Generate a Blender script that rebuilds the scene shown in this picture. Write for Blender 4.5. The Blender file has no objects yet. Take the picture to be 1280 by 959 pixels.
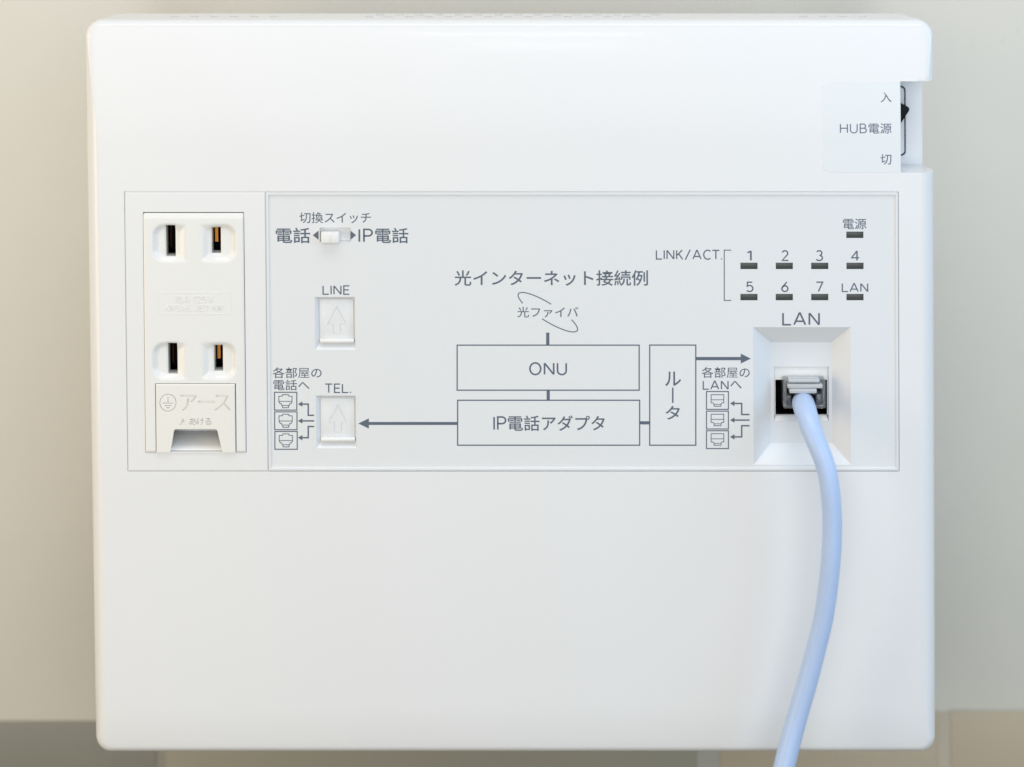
import bpy, bmesh, math, random
from mathutils import Vector, Matrix
from mathutils.geometry import tessellate_polygon
random.seed(7)
C = bpy.context.scene
R = math.radians

# ---------------------------------------------------------------- measures
U = 0.0002228          # metres per design unit on the front face
DIST = 0.75            # camera to front face
Z0 = 0.120             # height of the middle of the front face above the counter
CAMZ = Z0 + 830 * U
WALL = 70.0            # mm behind the front face

# ---------------------------------------------------------------- camera
cd = bpy.data.cameras.new('camera'); cam = bpy.data.objects.new('camera', cd)
C.collection.objects.link(cam); C.camera = cam
cam.location = (0, -DIST, CAMZ); cam.rotation_euler = (R(90), 0, 0)
cd.sensor_width = 36; cd.lens = 36 * (DIST / U) / 1280
cd.shift_y = -830 / 1280
cd.clip_start = 0.02; cd.clip_end = 50
cd.dof.use_dof = True; cd.dof.focus_distance = DIST + 0.001; cd.dof.aperture_fstop = 5.0

# ---------------------------------------------------------------- light
w = bpy.data.worlds.new('World'); C.world = w; w.use_nodes = True
w.node_tree.nodes['Background'].inputs[0].default_value = (0.93, 0.97, 1.0, 1)
w.node_tree.nodes['Background'].inputs[1].default_value = 0.42
def area(name, loc, target, sx, sy, power, col):
    l = bpy.data.lights.new(name, 'AREA'); l.shape = 'RECTANGLE'; l.size = sx; l.size_y = sy
    l.energy = power; l.color = col
    o = bpy.data.objects.new(name, l); C.collection.objects.link(o); o.location = loc
    o.rotation_euler = (Vector(target) - Vector(loc)).to_track_quat('-Z', 'Y').to_euler()
    return o
T = (0, 0, Z0)
area('ceiling_light', (0.0, -0.46, Z0 + 1.25), T, 1.3, 0.5, 6.8, (1.0, 0.99, 0.98))
area('room_fill', (0.05, -1.9, Z0 + 0.30), T, 1.8, 1.25, 12.9, (0.972, 0.978, 1.0))
area('warm_lamp', (-0.60, -0.34, Z0 + 0.06), (-0.17, WALL/1000, Z0 + .0), 0.30, 0.45, 1.5, (1.0, 0.81, 0.50))
area('cool_lamp', (0.55, -0.30, Z0 + 0.20), (0.19, WALL/1000, Z0 + .08), 0.28, 0.40, 1.3, (0.45, 0.73, 1.0))  # not a window: unseen cool lamp added to tint the right wall
area('room_tube', (0.01, -1.7, Z0 + 0.425), (0, 0, Z0 + .1), 0.20, 0.016, 0.19, (1, 1, 1))
area('room_tube', (0.01, -1.7, Z0 + 0.385), (0, 0, Z0 + .1), 0.22, 0.010, 0.13, (1, 1, 1))
area('room_tube', (0.03, -1.7, Z0 + 0.290), (0, 0, Z0 + .1), 0.13, 0.040, 0.09, (1, 1, 1))
C.view_settings.view_transform = 'Standard'; C.view_settings.look = 'None'
C.view_settings.exposure = 0.0; C.view_settings.gamma = 1.0
C.view_settings.use_curve_mapping = False
C.cycles.use_denoising = True
C.cycles.max_bounces = 10; C.cycles.transparent_max_bounces = 16; C.cycles.transmission_bounces = 10

# ---------------------------------------------------------------- materials
def principled(name, col, rough=0.4, metal=0.0, spec=0.5, coat=0.0, trans=0.0, ior=1.5,
               bump=0.0, bscale=4000, var=0.0, vscale=40, sss=0.0, stretch=False):
    m = bpy.data.materials.new(name); m.use_nodes = True
    nt = m.node_tree; b = nt.nodes['Principled BSDF']
    b.inputs['Base Color'].default_value = (*col, 1); b.inputs['Roughness'].default_value = rough
    b.inputs['Metallic'].default_value = metal; b.inputs['Specular IOR Level'].default_value = spec
    b.inputs['Coat Weight'].default_value = coat; b.inputs['Coat Roughness'].default_value = 0.05; b.inputs['Transmission Weight'].default_value = trans
    b.inputs['IOR'].default_value = ior
    if sss:
        b.inputs['Subsurface Weight'].default_value = sss
        b.inputs['Subsurface Radius'].default_value = (0.6, 0.8, 1.0)
        b.inputs['Subsurface Scale'].default_value = 0.001
    tc = nt.nodes.new('ShaderNodeTexCoord')
    if bump:
        n = nt.nodes.new('ShaderNodeTexNoise'); n.inputs['Scale'].default_value = bscale
        n.inputs['Detail'].default_value = 3
        bp = nt.nodes.new('ShaderNodeBump'); bp.inputs['Strength'].default_value = bump
        bp.inputs['Distance'].default_value = 0.00005
        nt.links.new(tc.outputs['Object'], n.inputs['Vector'])
        nt.links.new(n.outputs['Fac'], bp.inputs['Height']); nt.links.new(bp.outputs['Normal'], b.inputs['Normal'])
    if var:
        n = nt.nodes.new('ShaderNodeTexNoise'); n.inputs['Scale'].default_value = vscale
        n.inputs['Detail'].default_value = 5
        if stretch:
            mp = nt.nodes.new('ShaderNodeMapping'); mp.inputs['Scale'].default_value = (1, 1, 0.06)
            nt.links.new(tc.outputs['Object'], mp.inputs['Vector']); nt.links.new(mp.outputs['Vector'], n.inputs['Vector'])
        else: nt.links.new(tc.outputs['Object'], n.inputs['Vector'])
        mx = nt.nodes.new('ShaderNodeMix'); mx.data_type = 'RGBA'
        mx.inputs[6].default_value = (*[c * (1 - var) for c in col], 1)
        mx.inputs[7].default_value = (*[min(1, c * (1 + var)) for c in col], 1)
        nt.links.new(n.outputs['Fac'], mx.inputs[0]); nt.links.new(mx.outputs[2], b.inputs['Base Color'])
        mr = nt.nodes.new('ShaderNodeMapRange')
        rv = min(0.15, var*3)
        mr.inputs[3].default_value = rough * (1 - rv); mr.inputs[4].default_value = min(1, rough * (1 + rv))
        nt.links.new(n.outputs['Fac'], mr.inputs[0]); nt.links.new(mr.outputs[0], b.inputs['Roughness'])
    return m
M = {
 'cover':  principled('cover_plastic', (0.805, 0.81, 0.825), 0.27, coat=0.20, bump=0.02, bscale=1500, var=0.007, vscale=1700),
 'panel':  principled('panel_plastic', (0.765, 0.78, 0.80), 0.42, bump=0.35, bscale=5000, var=0.008, vscale=1700),
 'outlet': principled('outlet_plastic', (0.82, 0.82, 0.81), 0.22, bump=0.05, var=0.01),
 'earth':  principled('earth_cover_plastic', (0.83, 0.82, 0.785), 0.28, bump=0.05, var=0.01),
 'jack':   principled('jack_plastic', (0.82, 0.82, 0.81), 0.3),
 'label':  principled('label_film', (0.765, 0.795, 0.815), 0.22, coat=0.25),
 'ink':    principled('grey_ink', (0.100, 0.128, 0.178), 0.5, var=0.06, vscale=900),
 'ink2':   principled('pale_ink', (0.135, 0.150, 0.225), 0.5, var=0.08, vscale=900),
 'led':    principled('smoked_led_window', (0.045, 0.052, 0.050), 0.3, var=0.25, vscale=300),
 'black':  principled('black_plastic', (0.004, 0.004, 0.005), 0.6, spec=0.15),
 'rubber': principled('black_rubber', (0.003, 0.005, 0.007), 0.5, spec=0.15),
 'brass':  principled('brass_contact', (0.55, 0.22, 0.045), 0.35, metal=1.0),
 'dbrass': principled('dark_contact', (0.06, 0.022, 0.008), 0.5, metal=0.6),  # darker than the right-hand contacts, so they barely show
 'gold':   principled('gold_contact', (0.9, 0.62, 0.25), 0.2, metal=1.0),
 'cable':  principled('pale_blue_jacket', (0.48, 0.61, 0.86), 0.34, bump=0.25, bscale=900, var=0.02, vscale=60, sss=0.25),
 'clear':  principled('clear_plug_plastic', (0.95, 0.97, 0.99), 0.03, trans=0.90, ior=1.49),
 'clear2': principled('clear_latch_plastic', (0.93, 0.95, 0.98), 0.06, trans=0.50, ior=1.49),
 'wall':   principled('satin_wall_sheet', (0.63, 0.605, 0.54), 0.28, metal=0.12, bump=0.06, bscale=120, var=0.018, vscale=60),
 'trim':   principled('pale_trim', (0.70, 0.70, 0.64), 0.4, var=0.03),
 'slab_g': principled('grey_board_sheen', (0.235, 0.228, 0.185), 0.35, bump=0.3, bscale=300, var=0.16, vscale=16, stretch=True),  # grey board; stretched tone paints in vertical reflection streaks
 'slab_m': principled('lifted_grey_board', (0.325, 0.305, 0.24), 0.35, bump=0.3, bscale=300, var=0.12, vscale=16, stretch=True),  # base lightened to offset the unit's shadow; streaks are painted reflections
 'slab_b': principled('tan_board_sheen', (0.46, 0.385, 0.28), 0.35, bump=0.3, bscale=300, var=0.10, vscale=16, stretch=True),  # tan board with the same painted reflection streaks
 'strip_l': principled('soft_grey_reflection', (0.30, 0.285, 0.235), 0.4), 'strip_g': principled('grey_reflection', (0.42, 0.41, 0.36), 0.35), 'strip_b': principled('pale_reflection', (0.50, 0.44, 0.345), 0.35),  # reflection streaks on the skirting, painted as upright strips
 'counter': principled('counter_top', (0.30, 0.28, 0.23), 0.4, var=0.06, vscale=12),
}

def clear_plastic(m, cloud):
    nt = m.node_tree; out = nt.nodes['Material Output']; b = nt.nodes['Principled BSDF']
    tr = nt.nodes.new('ShaderNodeBsdfTransparent'); tr.inputs[0].default_value = (0.86, 0.89, 0.92, 1)
    gl = nt.nodes.new('ShaderNodeBsdfGlossy'); gl.inputs['Roughness'].default_value = 0.09
    lw = nt.nodes.new('ShaderNodeFresnel'); lw.inputs[0].default_value = 1.62
    m1 = nt.nodes.new('ShaderNodeMixShader'); m2 = nt.nodes.new('ShaderNodeMixShader')
    nt.links.new(lw.outputs[0], m1.inputs[0]); nt.links.new(tr.outputs[0], m1.inputs[1]); nt.links.new(gl.outputs[0], m1.inputs[2])
    b.inputs['Transmission Weight'].default_value = 0.0; m2.inputs[0].default_value = cloud
    nt.links.new(m1.outputs[0], m2.inputs[1]); nt.links.new(b.outputs[0], m2.inputs[2]); nt.links.new(m2.outputs[0], out.inputs['Surface'])
clear_plastic(M['clear'], 0.09); clear_plastic(M['clear2'], 0.50)

# ---------------------------------------------------------------- geometry helpers
def lean(x):           # the moulding stands a hair off plumb, more at its left
    if x < 178: return 0.0105 + 0.0045*min(1.0, (178 - x)/60.0)
    t = min(1.0, max(0.0, (x - 330) / 790.0)); return 0.0105 * (1 - t) + 0.003 * t
def des(x, y):         # measured -> design
    return x - lean(x) * (y - 241)
def W3(x, y, d):       # design units, depth mm -> metres
    return Vector(((x + lean(x) * (y - 241) - 640) * U, d / 1000.0, (480 - y) * U + Z0))
def back(x, y, d):     # as seen at depth d -> its place on the front-face grid
    k = d / 1000.0 / (DIST + d / 1000.0)
    return 640 + (x - 640) / (1 - k), -350 + (y + 350) / (1 - k)

ROOTS = {}
def empty(name, loc, label=None, cat=None):
    o = bpy.data.objects.new(name, None); C.collection.objects.link(o); o.location = loc
    o.empty_display_size = 0.01
    if label: o['label'] = label; o['category'] = cat
    ROOTS[o.name] = Vector(loc); return o
def origin_of(o):
    v = Vector((0, 0, 0))
    while o is not None: v += o.location; o = o.parent
    return v
def link(name, me, mat, parent=None, label=None):
    """me has world coordinates; store relative to the parent"""
    o = bpy.data.objects.new(name, me); C.collection.objects.link(o)
    if mat and not me.materials: me.materials.append(M[mat])
    if parent is not None:
        me.transform(Matrix.Translation(-origin_of(parent))); o.parent = parent
    if label: o['label'] = label
    return o
def smooth(me, ang=30):
    for p in me.polygons: p.use_smooth = True
    me.set_sharp_from_angle(angle=R(ang))
def mesh(vs, fs, sm=None, recalc=True):
    me = bpy.data.meshes.new('m'); me.from_pydata([tuple(v) for v in vs], [], fs); me.update()
    if recalc:
        bm = bmesh.new(); bm.from_mesh(me); bmesh.ops.remove_doubles(bm, verts=bm.verts, dist=1e-8)
        bmesh.ops.recalc_face_normals(bm, faces=bm.faces); bm.to_mesh(me); bm.free()
    if sm: smooth(me, sm)
    return me
def join(meshes):
    vs = []; fs = []
    for m in meshes:
        n = len(vs); vs += [v.co.copy() for v in m.vertices]; fs += [[n + i for i in p.vertices] for p in m.polygons]
    return mesh(vs, fs)
def loft(rings, cap0=True, cap1=True, sm=None):
    n = len(rings[0]); vs = [v for r in rings for v in r]; fs = []
    for k in range(len(rings) - 1):
        for i in range(n):
            j = (i + 1) % n; fs.append((k*n+i, k*n+j, (k+1)*n+j, (k+1)*n+i))
    if cap0: fs.append(tuple(range(n)))
    if cap1: fs.append(tuple((len(rings)-1)*n + i for i in range(n)))
    return mesh(vs, fs, sm)
def rect(x0, y0, x1, y1): return [(x0, y0), (x1, y0), (x1, y1), (x0, y1)]
def rrect(x0, y0, x1, y1, r, n=8):
    if not isinstance(r, (tuple, list)): r = (r,)*4
    pts = []
    for (cx, cy, a0, rr) in ((x1, y0, -90, r[1]), (x1, y1, 0, r[2]), (x0, y1, 90, r[3]), (x0, y0, 180, r[0])):
        sx = -1 if cx == x1 else 1; sy = -1 if cy == y1 else 1
        for i in range(n + 1):
            a = R(a0 + 90*i/n)
            pts.append((cx + sx*rr + rr*math.cos(a), cy + sy*rr + rr*math.sin(a)))
    return pts
def ring(pts, d): return [W3(x, y, d) for x, y in pts]
def box(x0, y0, x1, y1, d0, d1, bev=0.0, seg=2, r=None):
    pts = rrect(x0, y0, x1, y1, r, 5) if r else rect(x0, y0, x1, y1)
    me = loft([ring(pts, d0), ring(pts, d1)])
    if bev: me = bevel(me, bev, seg)
    return me
def bevel(me, wmm, seg=2, ang=40):
    bm = bmesh.new(); bm.from_mesh(me)
    es = [e for e in bm.edges if len(e.link_faces) == 2 and e.calc_face_angle(0) > R(ang)]
    bmesh.ops.bevel(bm, geom=es, offset=wmm/1000, segments=seg, affect='EDGES', clamp_overlap=True, profile=0.5)
    bm.to_mesh(me); bm.free(); smooth(me, 50); return me
def boolean(me, cutters, bev=0.0, sm=25, wn=True):
    o = bpy.data.objects.new('tmp', me); C.collection.objects.link(o); rm = [o]
    for c in cutters:
        co = bpy.data.objects.new('cut', c); C.collection.objects.link(co); rm.append(co)
        m = o.modifiers.new('b', 'BOOLEAN'); m.operation = 'DIFFERENCE'; m.solver = 'EXACT'; m.object = co
    if bev:
        m = o.modifiers.new('v', 'BEVEL'); m.width = bev/1000; m.segments = 2; m.limit_method = 'ANGLE'
        m.angle_limit = R(35); m.use_clamp_overlap = True; m.harden_normals = False
    dg = bpy.context.evaluated_depsgraph_get(); dg.update()
    out = bpy.data.meshes.new_from_object(o.evaluated_get(dg))
    for x in rm: bpy.data.objects.remove(x)
    smooth(out, sm)
    return out
def weighted(o):
    m = o.modifiers.new('weighted_normal', 'WEIGHTED_NORMAL'); m.keep_sharp = True; m.weight = 100

# glyphs ---------------------------------------------------------
_fc = bpy.data.curves.new('glyph', 'FONT'); _fo = bpy.data.objects.new('glyph', _fc); C.collection.objects.link(_fo)
_cache = {}
def glyph(ch, off=0.0, ext=0.0, bev=0.0):
    key = (ch, off, ext, bev)
    if key not in _cache:
        _fc.size = 1; _fc.resolution_u = 3; _fc.offset = off; _fc.extrude = ext; _fc.bevel_depth = bev
        _fc.bevel_resolution = 0; _fc.body = ch
        me = _fo.to_mesh(); _cache[key] = ([v.co.copy() for v in me.vertices], [tuple(p.vertices) for p in me.polygons])
        _fo.to_mesh_clear()
    return _cache[key]
def _arc(cx, cy, rx, ry, a0, a1, n=14):
    return [(cx + rx*math.cos(R(a0 + (a1-a0)*i/n)), cy + ry*math.sin(R(a0 + (a1-a0)*i/n))) for i in range(n+1)]
LAT = {  # width, centre-line strokes in a cap-height of 1; (points, closed)
 'L': (.56, [[(0,1),(0,0),(.56,0)]]), 'I': (0, [[(0,0),(0,1)]]), 'N': (.68, [[(0,0),(0,1)], [(.68,0),(.68,1)], [(.01,1),(.67,0)]]),
 'E': (.54, [[(.54,1),(0,1),(0,0),(.54,0)], [(0,.52),(.48,.52)]]), 'T': (.70, [[(0,1),(.70,1)], [(.35,1),(.35,0)]]),
 '.': (.02, [[(0.01,-.05),(0.01,.09)]]), 'A': (.80, [[(0,0),(.375,1),(.425,1),(.80,0)], [(.13,.30),(.67,.30)]]),
 'O': (.80, [(_arc(.40,.5,.40,.52,90,450,30)[:-1], True)]),
 'U': (.64, [[(0,1),(0,.34)] + _arc(.32,.32,.32,.34,180,360,12) + [(.64,1)]]),
 'P': (.54, [[(0,0),(0,1),(.27,1)] + _arc(.28,.735,.26,.265,85,-85,12) + [(.27,.47),(0,.47)]]),
 'B': (.58, [[(0,.5),(0,1),(.27,1)] + _arc(.28,.76,.23,.24,85,-85,10) + [(.27,.52),(0,.52)], [(0,.52),(.30,.52)] + _arc(.31,.26,.27,.26,85,-85,10) + [(.30,0),(0,0),(0,.54)]]),
 'K': (.60, [[(0,0),(0,1)], [(.56,1.03),(.03,.42)], [(.20,.60),(.60,-.03)]]), '/': (.50, [[(0,-.08),(.50,1.08)]]),
 'C': (.66, [_arc(.40,.5,.40,.52,48,312,22)]), 'H': (.66, [[(0,0),(0,1)], [(.66,0),(.66,1)], [(0,.52),(.66,.52)]]),
 'V': (.70, [[(0,1.04),(.35,-.0),(.70,1.04)]]), 'J': (.42, [[(.42,1),(.42,.28)] + _arc(.18,.24,.24,.25,0,-150,10)]),
 'S': (.54, [_arc(.27,.755,.25,.26,35,270,14) + _arc(.27,.245,.27,.26,90,-145,14)[1:]]),
 '<': (.55, [[(.55,.95),(0,.5),(.55,.05)]]), '>': (.55, [[(0,.95),(.55,.5),(0,.05)]]),
 '1': (.24, [[(.24,0),(.24,1)], [(0,.80),(.23,.97)]]),
 '2': (.56, [_arc(.27,.73,.26,.28,160,-22,12) + [(.02,0),(.58,0)]]),
 '3': (.54, [_arc(.24,.76,.25,.25,150,-85,12), _arc(.24,.255,.30,.27,82,-150,14)]),
 '4': (.64, [[(.46,0),(.46,1)], [(.45,.97),(0,.28),(.64,.28)]]),
 '5': (.54, [[(.49,1),(.08,1),(.04,.55)] + _arc(.25,.32,.29,.33,125,-145,16)]),
 '6': (.56, [[(.45,1.02),(.10,.50)] + _arc(.28,.30,.27,.31,160,-200,24)]),
 '7': (.56, [[(0,1),(.56,1),(.18,0)]]),
}
def latin(ch, sw, h, base):
    wdt, sts = LAT[ch]; vs = []; fs = []; z = 0.0
    for st in sts:
        closed = False
        if isinstance(st, tuple): st, closed = st
        v, f = stroke([Vector((p[0]*h, base + sw/2 + p[1]*(h - sw))) for p in st], sw, closed)
        n = len(vs); vs += [Vector((p.x + sw/2, p.y, z)) for p in v]; fs += [[n+i for i in q] for q in f]; z += 0.004
    return vs, fs
def layout(s, off=0.0, gap=0.16, ext=0.0, bev=0.0, adv=1.0):
    vs = []; fs = []; x = 0.0; mixed = any(ord(c) > 127 for c in s); prev = False
    h, base = (0.87, -0.055) if mixed else (1.0, 0.0)
    sw = (0.092 if mixed else 0.125) + 2*off
    for ch in s:
        if ch == ' ': x += 0.35; continue
        asc = ch in LAT
        gv, gf = latin(ch, sw, h, base) if asc else glyph(ch, 0.0 if ch == '屋' else off + 0.006, ext, bev)
        lo = min(v.x for v in gv); hi = max(v.x for v in gv)
        if asc: sh = x - lo; nx = x + hi - lo + gap
        else: sh = x - (0.10 if prev else 0); nx = sh + adv
        prev = asc
        n = len(vs); vs += [Vector((v.x + sh, v.y, v.z)) for v in gv]; fs += [[n+i for i in f] for f in gf]
        x = nx
    return vs, fs
def text(name, s, bx, d, mat, parent, off=0.0, gap=0.16, adv=1.0, rise=0.0, label=None):
    ext = bev = 0.0
    vs, fs = layout(s, off, gap, ext, bev, adv)
    lx = min(v.x for v in vs); hx = max(v.x for v in vs); ly = min(v.y for v in vs); hy = max(v.y for v in vs)
    if all(c in LAT or c == ' ' for c in s): ly, hy = 0.0, 1.0
    x0, y0, x1, y1 = bx
    cy = (y0 + y1) / 2; dx0 = des(x0, cy); dx1 = des(x1, cy)
    def f(v, dd):
        y = y1 - (v.y - ly)/(hy - ly)*(y1 - y0)
        return W3(dx0 + (v.x - lx)/(hx - lx)*(dx1 - dx0), y, (dd(y) if callable(dd) else dd) - v.z)
    me = mesh([f(v, d) for v in vs], fs, recalc=False)
    if rise:
        bm = bmesh.new(); bm.from_mesh(me); bmesh.ops.remove_doubles(bm, verts=bm.verts, dist=1e-8)
        r = bmesh.ops.extrude_face_region(bm, geom=bm.faces[:])
        for v in [g for g in r['geom'] if isinstance(g, bmesh.types.BMVert)]: v.co.y -= rise/1000
        bmesh.ops.recalc_face_normals(bm, faces=bm.faces)
        bm.to_mesh(me); bm.free()
    if name is None: return me
    return link(name, me, mat, parent, label or ('print reading ' + s))

# flat print shapes ----------------------------------------------
def stroke(pts, wd, closed=False):
    """strip with mitred joints around a polyline, in measured px"""
    n = len(pts); L = []; Rr = []
    for i in range(n):
        p = Vector(pts[i])
        a = Vector(pts[(i-1) % n]) if (closed or i > 0) else None
        b = Vector(pts[(i+1) % n]) if (closed or i < n-1) else None
        d1 = (p - a).normalized() if a is not None else None
        d2 = (b - p).normalized() if b is not None else None
        if d1 is None: d1 = d2
        if d2 is None: d2 = d1
        n1 = Vector((-d1.y, d1.x)); n2 = Vector((-d2.y, d2.x)); m = (n1 + n2).normalized()
        s = wd / 2 / max(0.55, m.dot(n1)); L.append(p + m*s); Rr.append(p - m*s)
    vs = L + Rr; fs = []
    for i in range(n if closed else n-1):
        j = (i+1) % n; fs.append((i, j, n+j, n+i))
    return vs, fs
def flat(name, shapes, d, mat, parent, th=0.02, label=None):
    vs = []; fs = []
    for k, (v, f) in enumerate(shapes):
        n = len(vs); vs += [(p[0], p[1], k*0.004) for p in v]; fs += [[n+i for i in q] for q in f]
    me = mesh([W3(des(v[0], v[1]), v[1], d - v[2]) for v in vs], fs)
    bm = bmesh.new(); bm.from_mesh(me); r = bmesh.ops.extrude_face_region(bm, geom=bm.faces[:])
    for v in [g for g in r['geom'] if isinstance(g, bmesh.types.BMVert)]: v.co.y -= th/1000
    bmesh.ops.recalc_face_normals(bm, faces=bm.faces); bm.to_mesh(me); bm.free()
    return link(name, me, mat, parent, label)
def poly(pts): return [Vector(p) for p in pts], [tuple(range(len(pts)))]

# ================================================================ THE SETTING
WY = WALL/1000
def wbox(name, x0, x1, y0, y1, z0, z1, mat, bev=0.0):
    vs = [(x, y, z) for x in (x0, x1) for y in (y0, y1) for z in (z0, z1)]
    fs = [(0,1,3,2), (4,6,7,5), (0,4,5,1), (2,3,7,6), (0,2,6,4), (1,5,7,3)]
    me = mesh(vs, fs)
    if bev: bevel(me, bev, 2)
    o = link(name, me, mat); o['kind'] = 'structure'; return o
def at_wall(px, py, d=WALL):
    x, y = back(px, py, d); return (x - 640)*U, (480 - y)*U + Z0
BD = 69.0
zl = at_wall(0, 903, BD)[1]; zr = at_wall(0, 889.5, BD)[1]; zb = at_wall(0, 1110, BD)[1]
bx_ = [at_wall(v, 940, BD)[0] for v in (871, 900, 1172.5, 1188)]
wbox('wall', -0.9, 0.9, WY, WY + 0.02, zb - 0.1, 0.75, 'wall')
YB = BD/1000
sx_ = [at_wall(v, 940, BD)[0] for v in (196, 206)]
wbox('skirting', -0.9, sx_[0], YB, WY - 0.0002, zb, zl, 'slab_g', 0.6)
wbox('reflected_streak', sx_[0], sx_[1], YB + .0002, WY - 0.0002, zb, zl - .0003, 'strip_l')  # stands in for a reflected streak of light
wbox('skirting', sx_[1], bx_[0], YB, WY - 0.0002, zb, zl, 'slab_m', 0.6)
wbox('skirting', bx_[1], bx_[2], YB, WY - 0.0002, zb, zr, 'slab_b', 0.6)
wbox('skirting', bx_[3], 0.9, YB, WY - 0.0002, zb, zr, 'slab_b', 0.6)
wbox('reflected_streak', bx_[0], bx_[1], YB + .0002, WY - 0.0002, zb, zr - .0004, 'strip_g')
wbox('reflected_streak', bx_[2], bx_[3], YB + .0002, WY - 0.0002, zb, zr - .0004, 'strip_b')
wbox('counter', -0.9, 0.9, -0.84, WY - 0.0002, zb - 0.03, zb, 'counter', 1.0)

# ================================================================ THE WALL UNIT
unit = empty('wall_outlet_unit', (0, WY, W3(640, 952, 0).z),
    'large white plastic wall unit with power sockets, phone ports and a printed wiring diagram', 'outlet panel')

# --- front cover: rounded shell with a long soft fall at the top and bottom
L0, R0, T0, B0 = 106.3, 1170.2, 27.0, 946.6
def ell(d, D, A):
    if d >= D: return 0.0
    return A * (1 - math.sqrt(max(0.0, 1 - (1 - d/D)**2)))
def fall(d, depth, A, rho, D=5.6):
    """inset of a face that sags gently by `depth` mm over A units, then rolls over at its edge"""
    dk = depth*((A - rho)/A)**2
    if d < dk: return A*(1 - math.sqrt(d/depth))
    return rho*(1 - math.sqrt(max(0.0, 1 - (1 - (min(d, D) - dk)/(D - dk))**2)))
TD, TA = 2.5, 150.0
def cover_d(y):
    i = y - T0
    return TD*((TA - i)/TA)**2 if i < TA else 0.0
rings = []
ds = [9.5, 7.5, 5.6, 5.0, 4.4, 3.9, 3.5, 3.2, 3.0, 2.85, 2.72, 2.6, 2.3, 2.0, 1.7, 1.4, 1.1, .9, .7, .5, .35, .22, .12, .05, .015, 0]
for d in ds:
    t = fall(d, TD, TA, 13); b = fall(d, 1.1, 62, 13); s = ell(d, 5.6, 19) + max(0, d - 5.6)*0.7
    r = 13 + 9*min(1, d/5)
    rings.append(ring(rrect(L0 + s, T0 + t, R0 - s, B0 - b, r, 10), d))
cover_me = loft(rings)
cuts = [box(155.2, 240.3, 1123.3, 590, -5, 20),
        box(1126.3, 103, 1400, 216.6, -5, 20)]
cover = link('front_cover', boolean(cover_me, cuts, bev=0.14, sm=28), 'cover', unit); weighted(cover)

# --- rear housing with staggered vent slots in its top
hr = []
for d in (9.55, 15.0, 23.0):
    s_ = 5.5 + (d - 9.55)*0.25
    hr.append(ring(rrect(L0 + s_, T0 + 0.9 + (d-9.55)*.06, R0 - s_, B0 - 9, 22, 8), d))
house = loft(hr)
vs_cut = []
def slots(x0, x1, per, wd, d0, d1):
    x = x0
    while x < x1:
        vs_cut.append(box(x, T0 - 8, x + wd, T0 + 22, d0, d1)); x += per
slots(455, 832, 25.2, 10.5, 12.4, 14.6); slots(467.6, 832, 25.2, 10.5, 17.6, 20.4)
slots(208, 338, 25.2, 10.5, 12.6, 14.6)
slots(1006, 1092, 25.2, 10.5, 12.6, 14.6)
housing = link('rear_housing', boolean(house, [join(vs_cut), box(1050, 103, 1400, 216.6, 5, 15), box(150, 235, 1128, 595, 5, 21)], sm=30), 'cover', unit)
link('mounting_box', box(190, 110, 1085, 760, 23.05, WALL - .05), 'cover', unit)

# --- power switch in the notch
sx1, sy0 = back(1131.8, 107.6, 15); _, sy1 = back(1131.8, 195, 15)
sx1 = des(sx1, 150)
sw = link('switch_bezel', box(sx1 - 34, sy0, sx1, sy1, 14.55, 15.3, r=6), 'black', unit)
link('switch_plate', box(sx1 - 32, sy0 + 1.9, sx1 - 1.9, sy1 - 1.9, 14.5, 15.3, r=4.6), 'panel', sw)
def rk(d):
    return [W3(des(*p), p[1], d) for p in [back(x, y, d) for x, y in
            ((1112, 122), (1126, 129.2), (1135.6, 134.6), (1136.9, 137), (1135.8, 139.6), (1127.5, 152.6), (1112, 172))]]
link('rocker', bevel(loft([rk(13.8), rk(5.0)]), .12), 'rubber', sw)

# --- label film beside the notch
vs = []; fs = []; ny = 60
for i in range(ny + 1):
    y = 103.5 + (216.0 - 103.5)*i/ny
    e = min(y - 103.5, 216.0 - y); xl = 1028 + (0 if e > 9 else 9 - math.sqrt(max(0, 81 - (9 - e)**2)))
    d = cover_d(y); vs += [W3(xl, y, d + .02), W3(xl + .4, y, d - .05), W3(1125.2, y, d - .05), W3(1125.6, y, d + .02)]
for i in range(ny):
    for k in range(3): fs.append((4*i + k, 4*i + k + 1, 4*i + k + 5, 4*i + k + 4))
lf = link('switch_label', mesh(vs, fs, 15), 'label', unit)
ld = lambda y: cover_d(y) - 0.075
text('lettering', '入', (1101, 116.3, 1114.5, 128.7), ld, 'ink2', lf)
text('lettering', 'HUB電源', (1049.8, 154.7, 1114.5, 167.6), ld, 'ink2', lf)
text('lettering', '切', (1100.6, 193.4, 1114.3, 206.4), ld, 'ink2', lf)

# --- outlet surround plate
sur = loft([ring(rect(155.3, 240.4, 331.6, 589.9), 7), ring(rect(155.3, 240.4, 331.6, 589.9), 0.32), ring(rect(156.1, 241.2, 331.2, 589.2), 0.30), ring(rect(156.2, 241.3, 331.1, 589.1), 0.05),
            ring(rect(157.0, 242.1, 330.3, 588.3), -0.06)])
sur_me = boolean(sur, [box(des(178.7, 267), 265.7, des(305.0, 267), 566.1, -3, 20)], bev=0.06)
surround = link('outlet_surround', sur_me, 'cover', unit); weighted(surround)

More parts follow.
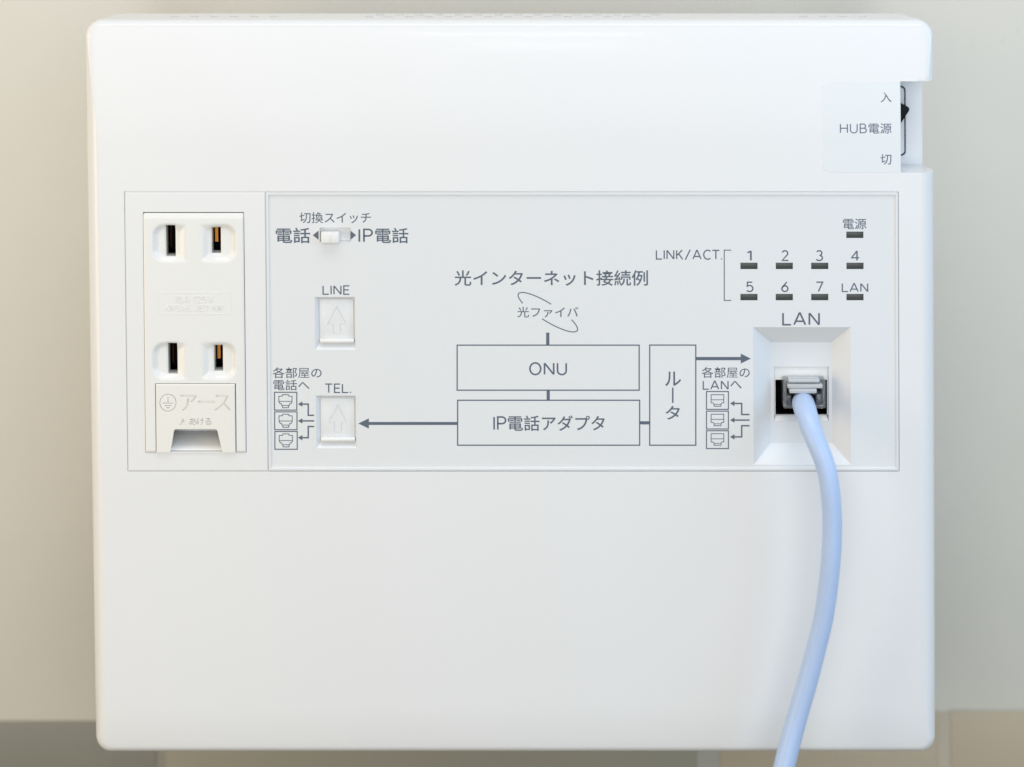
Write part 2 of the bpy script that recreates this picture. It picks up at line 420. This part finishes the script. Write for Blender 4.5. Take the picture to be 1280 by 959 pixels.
# --- twin outlet: a height field with soft dishes round the slots
OX0, OX1, OY0, OY1 = des(179.2, 267), des(304.4, 267), 266.9, 565.6
slots_m = [(207, 282, 219, 321.5, -1), (264.2, 285, 275.6, 317.8, 1), (209.6, 429.3, 221.4, 468.3, -1), (267.2, 432.4, 278.2, 465, 1)]
slot_r = [(des(a, b), b, des(c, b), d_, s) for a, b, c, d_, s in slots_m]
dish = []
for (yt, yb) in ((279.5, 328.5), (427, 475.5)):
    dish.append((des(189.5, yt), yt, des(234.5, yt), yb, -1)); dish.append((des(249.5, yt), yt, des(296.5, yt), yb, 1))
EC = (des(194.1, 480), 479.4, des(295.1, 480), 565.6)      # opening for the earth cover
def sdbox(x, y, x0, y0, x1, y1, rl, rr):
    cx, cy = (x0+x1)/2, (y0+y1)/2; px, py = x - cx, y - cy
    r = rl if px < 0 else rr
    qx, qy = abs(px) - (x1-x0)/2 + r, abs(py) - (y1-y0)/2 + r
    return min(max(qx, qy), 0) + math.hypot(max(qx, 0), max(qy, 0)) - r
def sst(t): t = max(0, min(1, t)); return t*t*(3 - 2*t)
def hz(x, y):
    h = -0.45
    e = min(x - OX0, OX1 - x, OY1 - y); et = y - OY0
    if e < 2.5: h += 0.22*(1 - max(0, e)/2.5)**2
    if et < 7: h += 0.65*(1 - max(0, et)/7)**2
    for x0, y0, x1, y1, s in dish:
        if x0 - 2 < x < x1 + 2 and y0 - 2 < y < y1 + 2:
            sd = sdbox(x, y, x0, y0, x1, y1, 16 if s < 0 else 5, 5 if s < 0 else 16)
            cx = (x0 + x1)/2 - s*3
            side = max(0, -s*(x - cx))/20         # softer wall on the inner side
            wd = 8 + 8*min(1, side)
            h += 0.95*sst(-sd/wd)*(1 - .35*min(1, side))
    for x0, y0, x1, y1, s in slot_r:              # eased mouth of each slot
        sd = sdbox(x, y, x0, y0, x1, y1, 0.1, 0.1)
        if sd < 3: h += 0.30*(1 - max(0, sd)/3)**2
    return h
def lines(a, b, step, extra):
    n = int(round((b - a)/step)); ls = [a + (b-a)*i/n for i in range(n+1)]
    for e in extra:
        i = min(range(len(ls)), key=lambda q: abs(ls[q] - e)); ls[i] = e
    return sorted(set(ls))
XS = lines(OX0, OX1, 1.0, [v for s in slot_r for v in (s[0], s[2])] + [EC[0], EC[2]])
YS = lines(OY0, OY1, 1.0, [v for s in slot_r for v in (s[1], s[3])] + [EC[1]])
def inhole(x, y):
    if EC[0] < x < EC[2] and y > EC[1]: return True
    return any(s[0] < x < s[2] and s[1] < y < s[3] for s in slot_r)
vs = []; fs = []; idx = {}
def vid(i, j):
    if (i, j) not in idx: idx[(i, j)] = len(vs); vs.append(W3(XS[i], YS[j], hz(XS[i], YS[j])))
    return idx[(i, j)]
cells = set()
for i in range(len(XS)-1):
    for j in range(len(YS)-1):
        if not inhole((XS[i]+XS[i+1])/2, (YS[j]+YS[j+1])/2):
            cells.add((i, j)); fs.append((vid(i, j), vid(i+1, j), vid(i+1, j+1), vid(i, j+1)))
top = len(vs)
for (i, j) in list(cells):                         # side walls
    for (di, dj, a, b) in ((-1,0,(i,j),(i,j+1)), (1,0,(i+1,j),(i+1,j+1)), (0,-1,(i,j),(i+1,j)), (0,1,(i,j+1),(i+1,j+1))):
        if (i+di, j+dj) not in cells:
            q = [W3(XS[p[0]], YS[p[1]], hz(XS[p[0]], YS[p[1]])) for p in (a, b)]
            q2 = [W3(XS[p[0]], YS[p[1]], 5.2) for p in (b, a)]
            n = len(vs); vs += q + q2; fs.append((n, n+1, n+2, n+3))
me = mesh(vs, fs, 35)
outlet = link('twin_outlet', me, 'outlet', unit)
# dark cells behind the slots, with the brass contact leaves
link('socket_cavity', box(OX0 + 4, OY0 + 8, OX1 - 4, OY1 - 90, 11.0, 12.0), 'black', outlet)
for x0, y0, x1, y1, s in slot_r:
    a, b, c, e = x0 - .4, y0 - .4, x1 + .4, y1 + .4
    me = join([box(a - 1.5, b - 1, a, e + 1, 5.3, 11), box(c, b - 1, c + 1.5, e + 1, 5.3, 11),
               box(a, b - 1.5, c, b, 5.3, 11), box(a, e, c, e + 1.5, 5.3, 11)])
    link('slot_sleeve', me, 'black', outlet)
    if s > 0:
        link('contact', loft([ring(rect(x0 + 1.6, y0 + .5, x0 + 5.4, y1 - 10), 6.0), ring(rect(x0 + 1.2, y0 + .5, x0 + 7, y1 - 10), 10.5)]), 'brass', outlet)
    else:
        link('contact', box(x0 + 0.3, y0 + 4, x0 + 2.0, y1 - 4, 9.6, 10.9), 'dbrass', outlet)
# raised approval marks
def raised_outline(name, pts, wd, d, th, mat, parent, closed=True):
    return flat(name, [stroke(pts, wd, closed)], d, mat, parent, th)
raised_outline('mark_border', [(p[0], p[1]) for p in rrect(197.3, 366.2, 289, 392.5, 3.5, 4)], 1.0, -0.44, 0.07, 'outlet', outlet)
text('embossed_mark', '15A 125V', (219, 370, 266.5, 378.6), -0.44, 'outlet', outlet, off=-0.006, rise=0.15)
text('embossed_mark', '<PS>E JET NP', (206.5, 381.6, 279.5, 388.8), -0.44, 'outlet', outlet, off=-0.006, rise=0.15)

# --- earth terminal cover, incised
ex0, ex1 = des(195.0, 480), des(293.9, 480)
def tomb(grow, yt, yb=565.4):
    s = -1 * grow
    out = [(ex0 - grow, yt - grow), (ex1 + grow, yt - grow), (ex1 + grow, yb)]
    xr0, xr1, xl1, xl0 = des(271.5, 536), des(278.3, 566), des(218.3, 536), des(213.2, 566)
    out += [(xr1, yb)]
    def arc(cx, cy, a0, a1, r=3.2, n=5): return [(cx + r*math.cos(R(a0+(a1-a0)*i/n)), cy + r*math.sin(R(a0+(a1-a0)*i/n))) for i in range(n+1)]
    out += arc(xr0 - 2.4, 539.4, 0, -90) + arc(xl1 + 2.4, 539.4, -90, -180)
    out += [(xl0, yb), (ex0 - grow, yb)]
    return out
em = loft([ring(tomb(0, 480.2), 1.3), ring(tomb(0, 480.2), -0.55), ring(tomb(-0.8, 480.2 + .2, 565.2), -0.75)])
ecut = []
def groove(shapes, d=-0.30, th=0.8):
    vs = []; fs = []
    for v, f in shapes:
        n = len(vs); vs += v; fs += [[n+i for i in q] for q in f]
    m = mesh([W3(des(v[0], v[1]), v[1], d) for v in vs], fs)
    bm = bmesh.new(); bm.from_mesh(m); r = bmesh.ops.extrude_face_region(bm, geom=bm.faces[:])
    for v in [g for g in r['geom'] if isinstance(g, bmesh.types.BMVert)]: v.co.y -= th/1000
    bmesh.ops.recalc_face_normals(bm, faces=bm.faces); bm.to_mesh(m); bm.free(); return m
circ = [(210.4 + 10.1*math.cos(R(a)), 503 + 10.6*math.sin(R(a))) for a in range(0, 360, 12)]
ecut.append(groove([stroke(circ, 0.9, True)]))
for st in ([(210.5, 495.5), (210.5, 503)], [(203.6, 503.6), (217.2, 503.6)], [(206.3, 506.6), (214.7, 506.6)], [(208.4, 509.4), (212.6, 509.4)]):
    ecut.append(groove([stroke(st, 0.9)], th=0.81))
ecut.append(groove([poly([(229.3, 522.5), (234, 531.2), (224.6, 531.2)])]))
for s, bx in (('ア', (226, 493.2, 247, 513.4)), ('ー', (248.4, 500.5, 269.3, 503.4)), ('ス', (268, 493.2, 289, 513.4)),
              ('あ', (236.7, 522.4, 246.3, 530.8)), ('け', (247, 522.4, 255.5, 530.8)), ('る', (256.4, 522.4, 264.6, 530.8))):
    ecut.append(text(None, s, bx, -0.30, None, None, off=-0.006, rise=0.8))
earth = link('earth_cover', boolean(em, ecut, sm=30), 'earth', outlet)
# scoop behind the thumb cut-out
prof = [(525, 9.0), (549.5, 8.8), (552, 6.6), (555, 4.2), (559, 2.3), (562, 1.2), (564.6, 0.7)]
sc = []
for i in range(len(prof)-1):
    pass
vs = []; fs = []
for k, (y, d) in enumerate(prof): vs += [W3(EC[0], y, d), W3(EC[2], y, d)]
for k in range(len(prof)-1): fs.append((2*k, 2*k+1, 2*k+3, 2*k+2))
link('earth_recess', mesh(vs, fs, 60), 'outlet', outlet)
link('earth_sill', box(EC[0] + .3, 565.0, EC[2] - .3, 566.2, -0.30, 6), 'outlet', outlet)
link('earth_backing', box(EC[0] + .3, 479.4, EC[2] - .3, 536, 1.4, 5.4), 'brass' if False else 'outlet', outlet)

# --- label panel
PX0, PX1, PY0, PY1 = 332.2, 1122.4, 241.2, 589.0
PD = 0.25
def pr(i, d): return ring(rect(PX0 + i, PY0 + i, PX1 - i, PY1 - i), d)
pan = loft([ring(rect(331.65, 240.4, 1123.2, 589.9), 9.5), ring(rect(331.65, 240.4, 1123.2, 589.9), 0.42), pr(0, 0.40), pr(0, 0.0), pr(.5, -0.12), pr(2.9, -0.12), pr(3.7, PD)])
def frustum(o, i, d, e=0.0):
    """o: outline on the panel face as seen, i: outline at depth d as seen"""
    oc = (o[0]+o[2])/2, (o[1]+o[3])/2
    ym = oc[1]
    O = rect(des(o[0], ym), o[1], des(o[2], ym), o[3])
    a = back(i[0], i[1], d); b = back(i[2], i[3], d)
    I = rect(des(a[0], ym), a[1], des(b[0], ym), b[1])
    k = (d - PD); ext = 1.0
    E = [(p[0] + (p[0]-q[0])/k*ext, p[1] + (p[1]-q[1])/k*ext) for p, q in zip(O, I)]
    return loft([ring(E, PD - ext), ring(O, PD), ring(I, d)])
LED = [(1058, 290.3)] + [(x, y) for y in (329.2, 368.2) for x in (925.6, 969.8, 1014.1, 1058.2)]
cut1 = [frustum((941.8, 409.8, 1063.6, 581.8), (963.3, 428.6, 1040.0, 554.3), 4.0),
        frustum((393.6, 372.1, 443.9, 438.2), (399.2, 374.6, 442.4, 430.4), 1.5),
        frustum((395.0, 495.4, 445.2, 561.2), (400.5, 497.9, 443.6, 553.5), 1.5),
        box(des(399.6, 294), 285.4, des(438.2, 294), 302.8, -1, 1.6)]
for x, y in LED: cut1.append(box(des(x, y), y, des(x + 21.4, y), y + 8.1, -1, 1.2))
ja = back(967.8, 459.2, 4.0); jb = back(1035.6, 527.0, 4.0)
JX0, JX1 = des(ja[0], 490), des(jb[0], 490); JY0, JY1 = ja[1], jb[1]
cut2 = [box(JX0, JY0, JX1, JY1, 1, 12)]
panel = link('label_panel', boolean(pan, [join(cut1)] + cut2, bev=0.05, sm=28), 'panel', unit); weighted(panel)

PT = PD - 0.012     # print sits on the face
ink = lambda s, bx, **k: text('lettering', s, bx, PT - .01, 'ink', panel, **k)
ink('切換スイッチ', (374.2, 266.0, 463.6, 279.8))
ink('電話', (344.6, 285.4, 387.6, 304.8), off=0.006)
ink('IP電話', (448.0, 285.6, 510.4, 304.8), off=0.006)
ink('LINE', (403, 357.4, 436.6, 369.4))
ink('各部屋の', (340.8, 460, 402, 473.6)); ink('電話へ', (341.5, 475.4, 386.8, 488.8))
ink('TEL.', (406.3, 480.2, 438.8, 492.3))
ink('光インターネット接続例', (568, 338.6, 810, 358.2), off=0.004)
ink('光ファイバ', (646.7, 384.4, 723, 397.7))
ink('ONU', (661.4, 453.8, 708.8, 469.8))
ink('IP電話アダプタ', (616.6, 520.2, 756, 539.6), gap=.12, off=0.004)
ink('ル', (831.4, 465.4, 851.4, 483.4), off=0.004)
ink('タ', (831.9, 508.2, 850, 525.4), off=0.004)
ink('各部屋の', (877.2, 459.6, 937.3, 473.2)); ink('LAN', (878.4, 476.5, 910.9, 488.1))
ink('へ', (913, 477, 927.2, 486.6))
ink('LINK/ACT.', (819.8, 313, 902.8, 325.4))
for ch, x0, x1, y0, y1 in (('1', 933.8, 939.8, 313.5, 327.2), ('2', 976.6, 985.6, 313.5, 327.2), ('3', 1020, 1029, 313.5, 327.2), ('4', 1063.2, 1074, 313.5, 327.2),
                           ('5', 933, 942, 352.7, 366), ('6', 976.6, 985.8, 352.7, 366), ('7', 1020.6, 1029.8, 352.7, 366)):
    ink(ch, (x0, y0, x1, y1))
ink('LAN', (1052.3, 354.6, 1085.5, 366))
ink('電源', (1053.8, 274, 1083.2, 287.4))
ink('LAN', (977.8, 391.2, 1025, 407.8))
fl = lambda name, sh, **k: flat(name, sh, PT, 'ink', panel, **k)
fl('dash_mark', [stroke([(841, 485.4), (841, 504.4)], 1.9)])
fl('printed_box', [stroke(rect(571.4, 432.3, 799.0, 488.6), 1.5, True)])
fl('printed_box', [stroke(rect(572.0, 501.2, 799.6, 557.4), 1.5, True)])
fl('printed_box', [stroke(rect(812.2, 432.2, 869.8, 557.4), 1.5, True)])
fl('connector_line', [stroke([(684.7, 416.6), (684.7, 431.7)], 4.0)])
fl('connector_line', [stroke([(685.3, 489.2), (685.3, 500.6)], 4.0)])
fl('connector_line', [stroke([(800.2, 529.4), (811.6, 529.4)], 4.0)])
fl('printed_arrow', [stroke([(571.4, 530.2), (460.5, 530.2)], 3.7), poly([(447.8, 530.2), (461, 523.9), (461, 536.6)])])
fl('printed_arrow', [stroke([(870.4, 449.1), (926.5, 449.1)], 4.0), poly([(938.6, 449.1), (926, 442.9), (926, 455.3)])])
fl('switch_triangle', [poly([(391.0, 294.8), (398.1, 289.0), (398.1, 300.6)])])
fl('switch_triangle', [poly([(445.0, 294.8), (438.0, 289.0), (438.0, 300.6)])])
fl('printed_bracket', [stroke([(914, 313.5), (905.4, 313.5), (905.4, 376.4), (914, 376.4)], 1.15)])
def arc(lo, hi):
    ph = R(32); out = []
    for i in range(40):
        t = lo + (hi - lo)*i/39; a, b = 43.4*math.cos(t), 10.8*math.sin(t)
        out.append((684.8 + a*math.cos(ph) - b*math.sin(ph), 391.1 + a*math.sin(ph) + b*math.cos(ph)))
    return out
full = arc(0, 2*math.pi*39/40)
full = [None if 382.8 < p[1] < 398.6 else p for p in arc(0, 2*math.pi)]
def runs(pts):
    pts = pts[:-1]; k = next(i for i, p in enumerate(pts) if p is None); pts = pts[k:] + pts[:k]
    out = []; cur = []
    for p in pts:
        if p is None:
            if len(cur) > 1: out.append(cur)
            cur = []
        else: cur.append(p)
    if len(cur) > 1: out.append(cur)
    return out
for rr in runs(full): fl('fibre_loop', [stroke(rr, 1.25)])
def small_arrows(tip, corner, end, ys):
    y1, y1b, y2, y3b, y3 = ys; hd = 5.6
    fl('printed_arrow', [stroke([(tip + hd - .5, y1), (corner, y1), (corner, y1b), (end, y1b)], 1.8), poly([(tip, y1), (tip + hd, y1 - 3.3), (tip + hd, y1 + 3.3)])])
    fl('printed_arrow', [stroke([(tip + hd - .5, y2), (end, y2)], 1.8), poly([(tip, y2), (tip + hd, y2 - 3.3), (tip + hd, y2 + 3.3)])])
    fl('printed_arrow', [stroke([(tip + hd - .5, y3), (corner, y3), (corner, y3b), (end, y3b)], 1.8), poly([(tip, y3), (tip + hd, y3 - 3.3), (tip + hd, y3 + 3.3)])])
small_arrows(372.3, 385.2, 392.6, (506.0, 520, 527.0, 534, 548.0))
small_arrows(912.6, 927.2, 937.0, (505.2, 519, 526, 533.1, 547.0))
for k in range(3):
    y = 491.2 + 24.5*k; x = 343 + .25*k; ox = x - 343
    q = lambda a, b: (335 + a/8.343 + ox, 455 + b/8.343 + 24.5*k)
    fl('phone_port_icon', [stroke(rect(343 + ox, y, 370.9 + ox, y + 22.3), 1.3, True),
        stroke([q(150, 327), q(212, 327), q(215, 342), q(250, 344), q(250, 402), q(240, 420), q(226, 422), q(222, 438), q(214, 441), q(213, 463), q(152, 463), q(150, 441), q(142, 438), q(138, 422), q(124, 420), q(112, 402), q(112, 344), q(147, 342)], 0.95, True),
        stroke([q(114, 397), q(248, 397)], .85), stroke([q(152, 440), q(212, 440)], .85)])
    y = 490.3 + 24.5*k
    q = lambda a, b: (870 + a/8.333, 455 + b/8.333 + 24.4*k)
    fl('network_port_icon', [stroke(rect(883.2, y, 910.6, y + 22.3), 1.3, True),
        stroke([q(158, 327), q(290, 327), q(290, 412), q(272, 412), q(262, 424), q(260, 447), q(190, 447), q(188, 424), q(178, 412), q(158, 412)], 0.95, True),
        stroke([q(160, 380), q(288, 380)], .85), stroke([q(190, 427), q(260, 427)], .8)])

# LED windows
for x, y in LED:
    link('led_window', box(des(x, y) + .15, y + .15, des(x + 21.4, y) - .15, y + 7.95, 0.36, 1.1, bev=0.03), 'led', panel)

# --- slide switch
sb = link('slide_switch', box(des(399.8, 294), 285.6, des(438, 294), 302.6, 1.35, 1.62), 'jack', unit)
kn = box(des(401.6, 296), 289.6, des(424.6, 296), 303.8, -1.6, 1.3, r=2.2)
kn = bevel(kn, 0.33, 3)
link('slide_knob', kn, 'jack', sb)
link('knob_ridge', bevel(box(des(411.5, 296), 291, des(414.6, 296), 302.2, -1.72, -1.4), .08), 'jack', sb)

# --- spring shutters over the two phone ports
for dx, dy, x0 in ((0, 0, 393.6), (1.3, 123.2, 395.0)):
    ym = 400 + dy
    a = back(399.4 + dx, 374.8 + dy, 1.5); b = back(442.3 + dx, 429.0 + dy, 1.5)
    X = lambda v: v + dx
    ar = [(420.6, 385.2), (432.0, 406.7), (425.3, 406.7), (425.3, 418.9), (416.4, 418.9), (416.4, 406.7), (409.3, 406.7)]
    plate = bevel(box(des(a[0], ym) + .3, a[1] + .3, des(b[0], ym) - .3, b[1] - 2, 1.12, 1.75), .05)
    v, f = stroke([(px + dx, py + dy) for px, py in ar], 0.95, True)
    gm = mesh([W3(des(p[0], p[1]), p[1], 1.27) for p in v], f)
    bm = bmesh.new(); bm.from_mesh(gm); r = bmesh.ops.extrude_face_region(bm, geom=bm.faces[:])
    for q in [g for g in r['geom'] if isinstance(g, bmesh.types.BMVert)]: q.co.y -= 0.0006
    bmesh.ops.recalc_face_normals(bm, faces=bm.faces); bm.to_mesh(gm); bm.free()
    sh = link('port_shutter', boolean(plate, [gm], sm=30), 'panel', unit)
    # rolled lip along the foot of the shutter
    lipx0, lipx1 = des(399.8 + dx, ym), des(442.0 + dx, ym)
    rr = []
    for xx in (lipx0, lipx1):
        rr.append([W3(xx, 427.6 + dy + 3.0*math.sin(R(t)), 0.75 - 0.62*math.cos(R(t))) for t in range(0, 360, 24)])
    link('shutter_lip', bevel(loft(rr, sm=40), .05, 2, 60), 'jack', sh)

# --- network jack
jack = link('network_jack', join([
    box(JX0 + .4, JY0 + .6, JX1 - .4, JY0 + 16.6, 4.45, 12.5),
    box(JX0 + .4, JY0 + 16.6, JX0 + 1.6, JY1 - 7.5, 4.45, 12.5),
    box(JX1 - 1.6, JY0 + 16.6, JX1 - .4, JY1 - 7.5, 4.45, 12.5)]), 'jack', unit)
y0 = JY1 - 7.6; 
vs = [W3(JX0 + .1, JY1 - .1, 4.05), W3(JX1 - .1, JY1 - .1, 4.05), W3(JX1 - 1.6, y0, 5.4), W3(JX0 + 1.6, y0, 5.4),
      W3(JX0 + .1, JY1 - .1, 12.5), W3(JX1 - .1, JY1 - .1, 12.5), W3(JX1 - 1.6, y0, 12.5), W3(JX0 + 1.6, y0, 12.5)]
link('jack_sill', mesh(vs, [(0,1,2,3), (4,5,6,7), (0,1,5,4), (3,2,6,7), (0,3,7,4), (1,2,6,5)]), 'jack', jack)
cx0, cx1, cy0, cy1 = JX0 + 1.6, JX1 - 1.6, JY0 + 16.6, JY1 - 7.6
def liner(x0, y0, x1, y1, d0, d1, t):
    return join([box(x0, y0, x0 + t, y1, d0, d1), box(x1 - t, y0, x1, y1, d0, d1), box(x0 + t, y0, x1 - t, y0 + t, d0, d1),
                 box(x0 + t, y1 - t, x1 - t, y1, d0, d1), box(x0, y0, x1, y1, d1, d1 + .5)])
link('jack_cavity', liner(cx0, cy0, cx1, cy1, 4.9, 20, .85), 'black', jack)
mk = back(1002, 461.5, 4.4)
link('jack_mark', box(des(mk[0], 461) - 4.6, mk[1] - 1.2, des(mk[0], 461) + 4.4, mk[1] + 1.4, 4.38, 4.6), 'panel', jack)

# ================================================================ THE CABLE
net = empty('network_cable', W3(1003, 492, 4), 'pale blue network cable hanging from the LAN port by its clear plug', 'cable')
def pb(x, y, d): a, b = back(x, y, d); return des(a, b), b
def cbox(x0, y0, x1, y1, d0, d1, bev=.12, taper=0.0, r=None):
    """edges as seen at the near depth d0"""
    a, b = pb(x0, y0, d0); c, e = pb(x1, y1, d0)
    me = loft([ring(rrect(a + taper, b + taper, c - taper, e - taper, r or .8, 3), d1), ring(rrect(a, b, c, e, r or .8, 3), d0)])
    return bevel(me, bev, 2, 50)
pf = 0.6
a, b = pb(979.0, 474.2, pf); c, e = pb(1032.0, 511.4, pf)
collar = loft([ring(rrect(a, b, c, e, 2.6, 5), pf), ring(rrect(a, b, c, e, 2.6, 5), 4.3)])
collar = boolean(collar, [loft([ring(rrect(a + 4.0, b + 4.0, c - 4.0, e - 4.0, 1.5, 3), pf - 1), ring(rrect(a + 5, b + 5, c - 5, e - 5, 1.5, 3), 5)])], bev=0.22, sm=35)
plug = link('plug', collar, 'clear', net)
ti = cy0 + 1.0
body = loft([ring(rrect(a + .8, ti, c - .8, e - .5, 1.2, 4), 4.35), ring(rrect(a + .8, ti, c - .8, e - .5, 1.2, 4), 17)])
body = boolean(body, [loft([ring(rrect(a + 4.5, ti + 3.5, c - 4.5, e - 4.5, 1.5, 3), 4), ring(rrect(a + 6.5, ti + 5, c - 6.5, e - 6, 1.5, 3), 11)])], bev=0.15, sm=35)
link('plug_body', body, 'clear', plug)
link('latch', cbox(984.5, 481.2, 1028.5, 486.2, -0.6, 4.2, .25), 'clear2', plug)
link('latch_step', cbox(987.0, 487.2, 1021.0, 492.4, -1.2, 4.2, .3), 'clear2', plug)
link('latch_bar', cbox(985.5, 474.8, 1024.5, 479.0, -0.2, 4.2, .25), 'clear2', plug)
link('strain_wedge', cbox(1020.5, 493, 1027.5, 507, 1.4, 6, .4), 'clear', plug)
link('strain_wedge', cbox(983.6, 495, 989.0, 507, 1.4, 6, .4), 'clear', plug)
for i in range(8):
    x = 988 + 4.6*i
    link('contact_pin', cbox(x, 498, x + 1.6, 506, 12, 16.5, .05), 'gold', plug)

path = [(1003.5, 501, 9, 12.0), (1003.5, 503.5, 3, 13.8), (1004.3, 506, -1.5, 14.3), (1006.5, 513, -6.5, 14.3), (1010.5, 526, -10.5, 13.6), (1017, 545, -13.5, 13.0),
        (1026, 566, -15.5, 12.7), (1033.5, 588, -16.5, 12.6), (1038, 615, -17, 12.6), (1040.3, 645, -17, 12.5), (1040.3, 672, -17, 12.5), (1038.6, 702, -17, 12.6),
        (1034.8, 738, -16.5, 12.6), (1029.3, 775, -16, 12.6), (1021.5, 806, -15.5, 12.7), (1010.3, 850, -15, 12.9), (996, 898, -15, 13.1), (984, 943, -16, 13.5), (973, 990, -18, 13.6), (964, 1030, -24, 13.6)]
P = []
for x, y, d, r in path:
    a, b = back(x, y, d); k = 1/(1 - (d/1000)/(DIST + d/1000))
    P.append((Vector(((a - 640)*U, d/1000, (480 - b)*U + Z0)), r*U*k*0.985))
def cr(p0, p1, p2, p3, t):
    return 0.5*((2*p1) + (p2 - p0)*t + (2*p0 - 5*p1 + 4*p2 - p3)*t*t + (3*p1 - p0 - 3*p2 + p3)*t**3)
pts = []
for i in range(len(P)-1):
    q = [P[max(0, i-1)], P[i], P[i+1], P[min(len(P)-1, i+2)]]
    for s in range(8):
        t = s/8; pts.append((cr(*[v[0] for v in q], t), cr(*[v[1] for v in q], t)))
pts.append(P[-1])
for _ in range(14):
    pts = [pts[0]] + [((pts[i-1][0] + pts[i][0]*2 + pts[i+1][0])/4, (pts[i-1][1] + pts[i][1]*2 + pts[i+1][1])/4) for i in range(1, len(pts)-1)] + [pts[-1]]
rings = []; N = 32
up = Vector((1, 0, 0))
for i, (p, r) in enumerate(pts):
    tn = (pts[min(i+1, len(pts)-1)][0] - pts[max(0, i-1)][0]).normalized()
    n = (up - tn*up.dot(tn)).normalized(); bn = tn.cross(n)
    rings.append([p + (n*math.cos(2*math.pi*k/N) + bn*math.sin(2*math.pi*k/N))*r for k in range(N)])
me = loft(rings, sm=50)
link('cable_jacket', me, 'cable', net)
bpy.data.objects.remove(_fo)
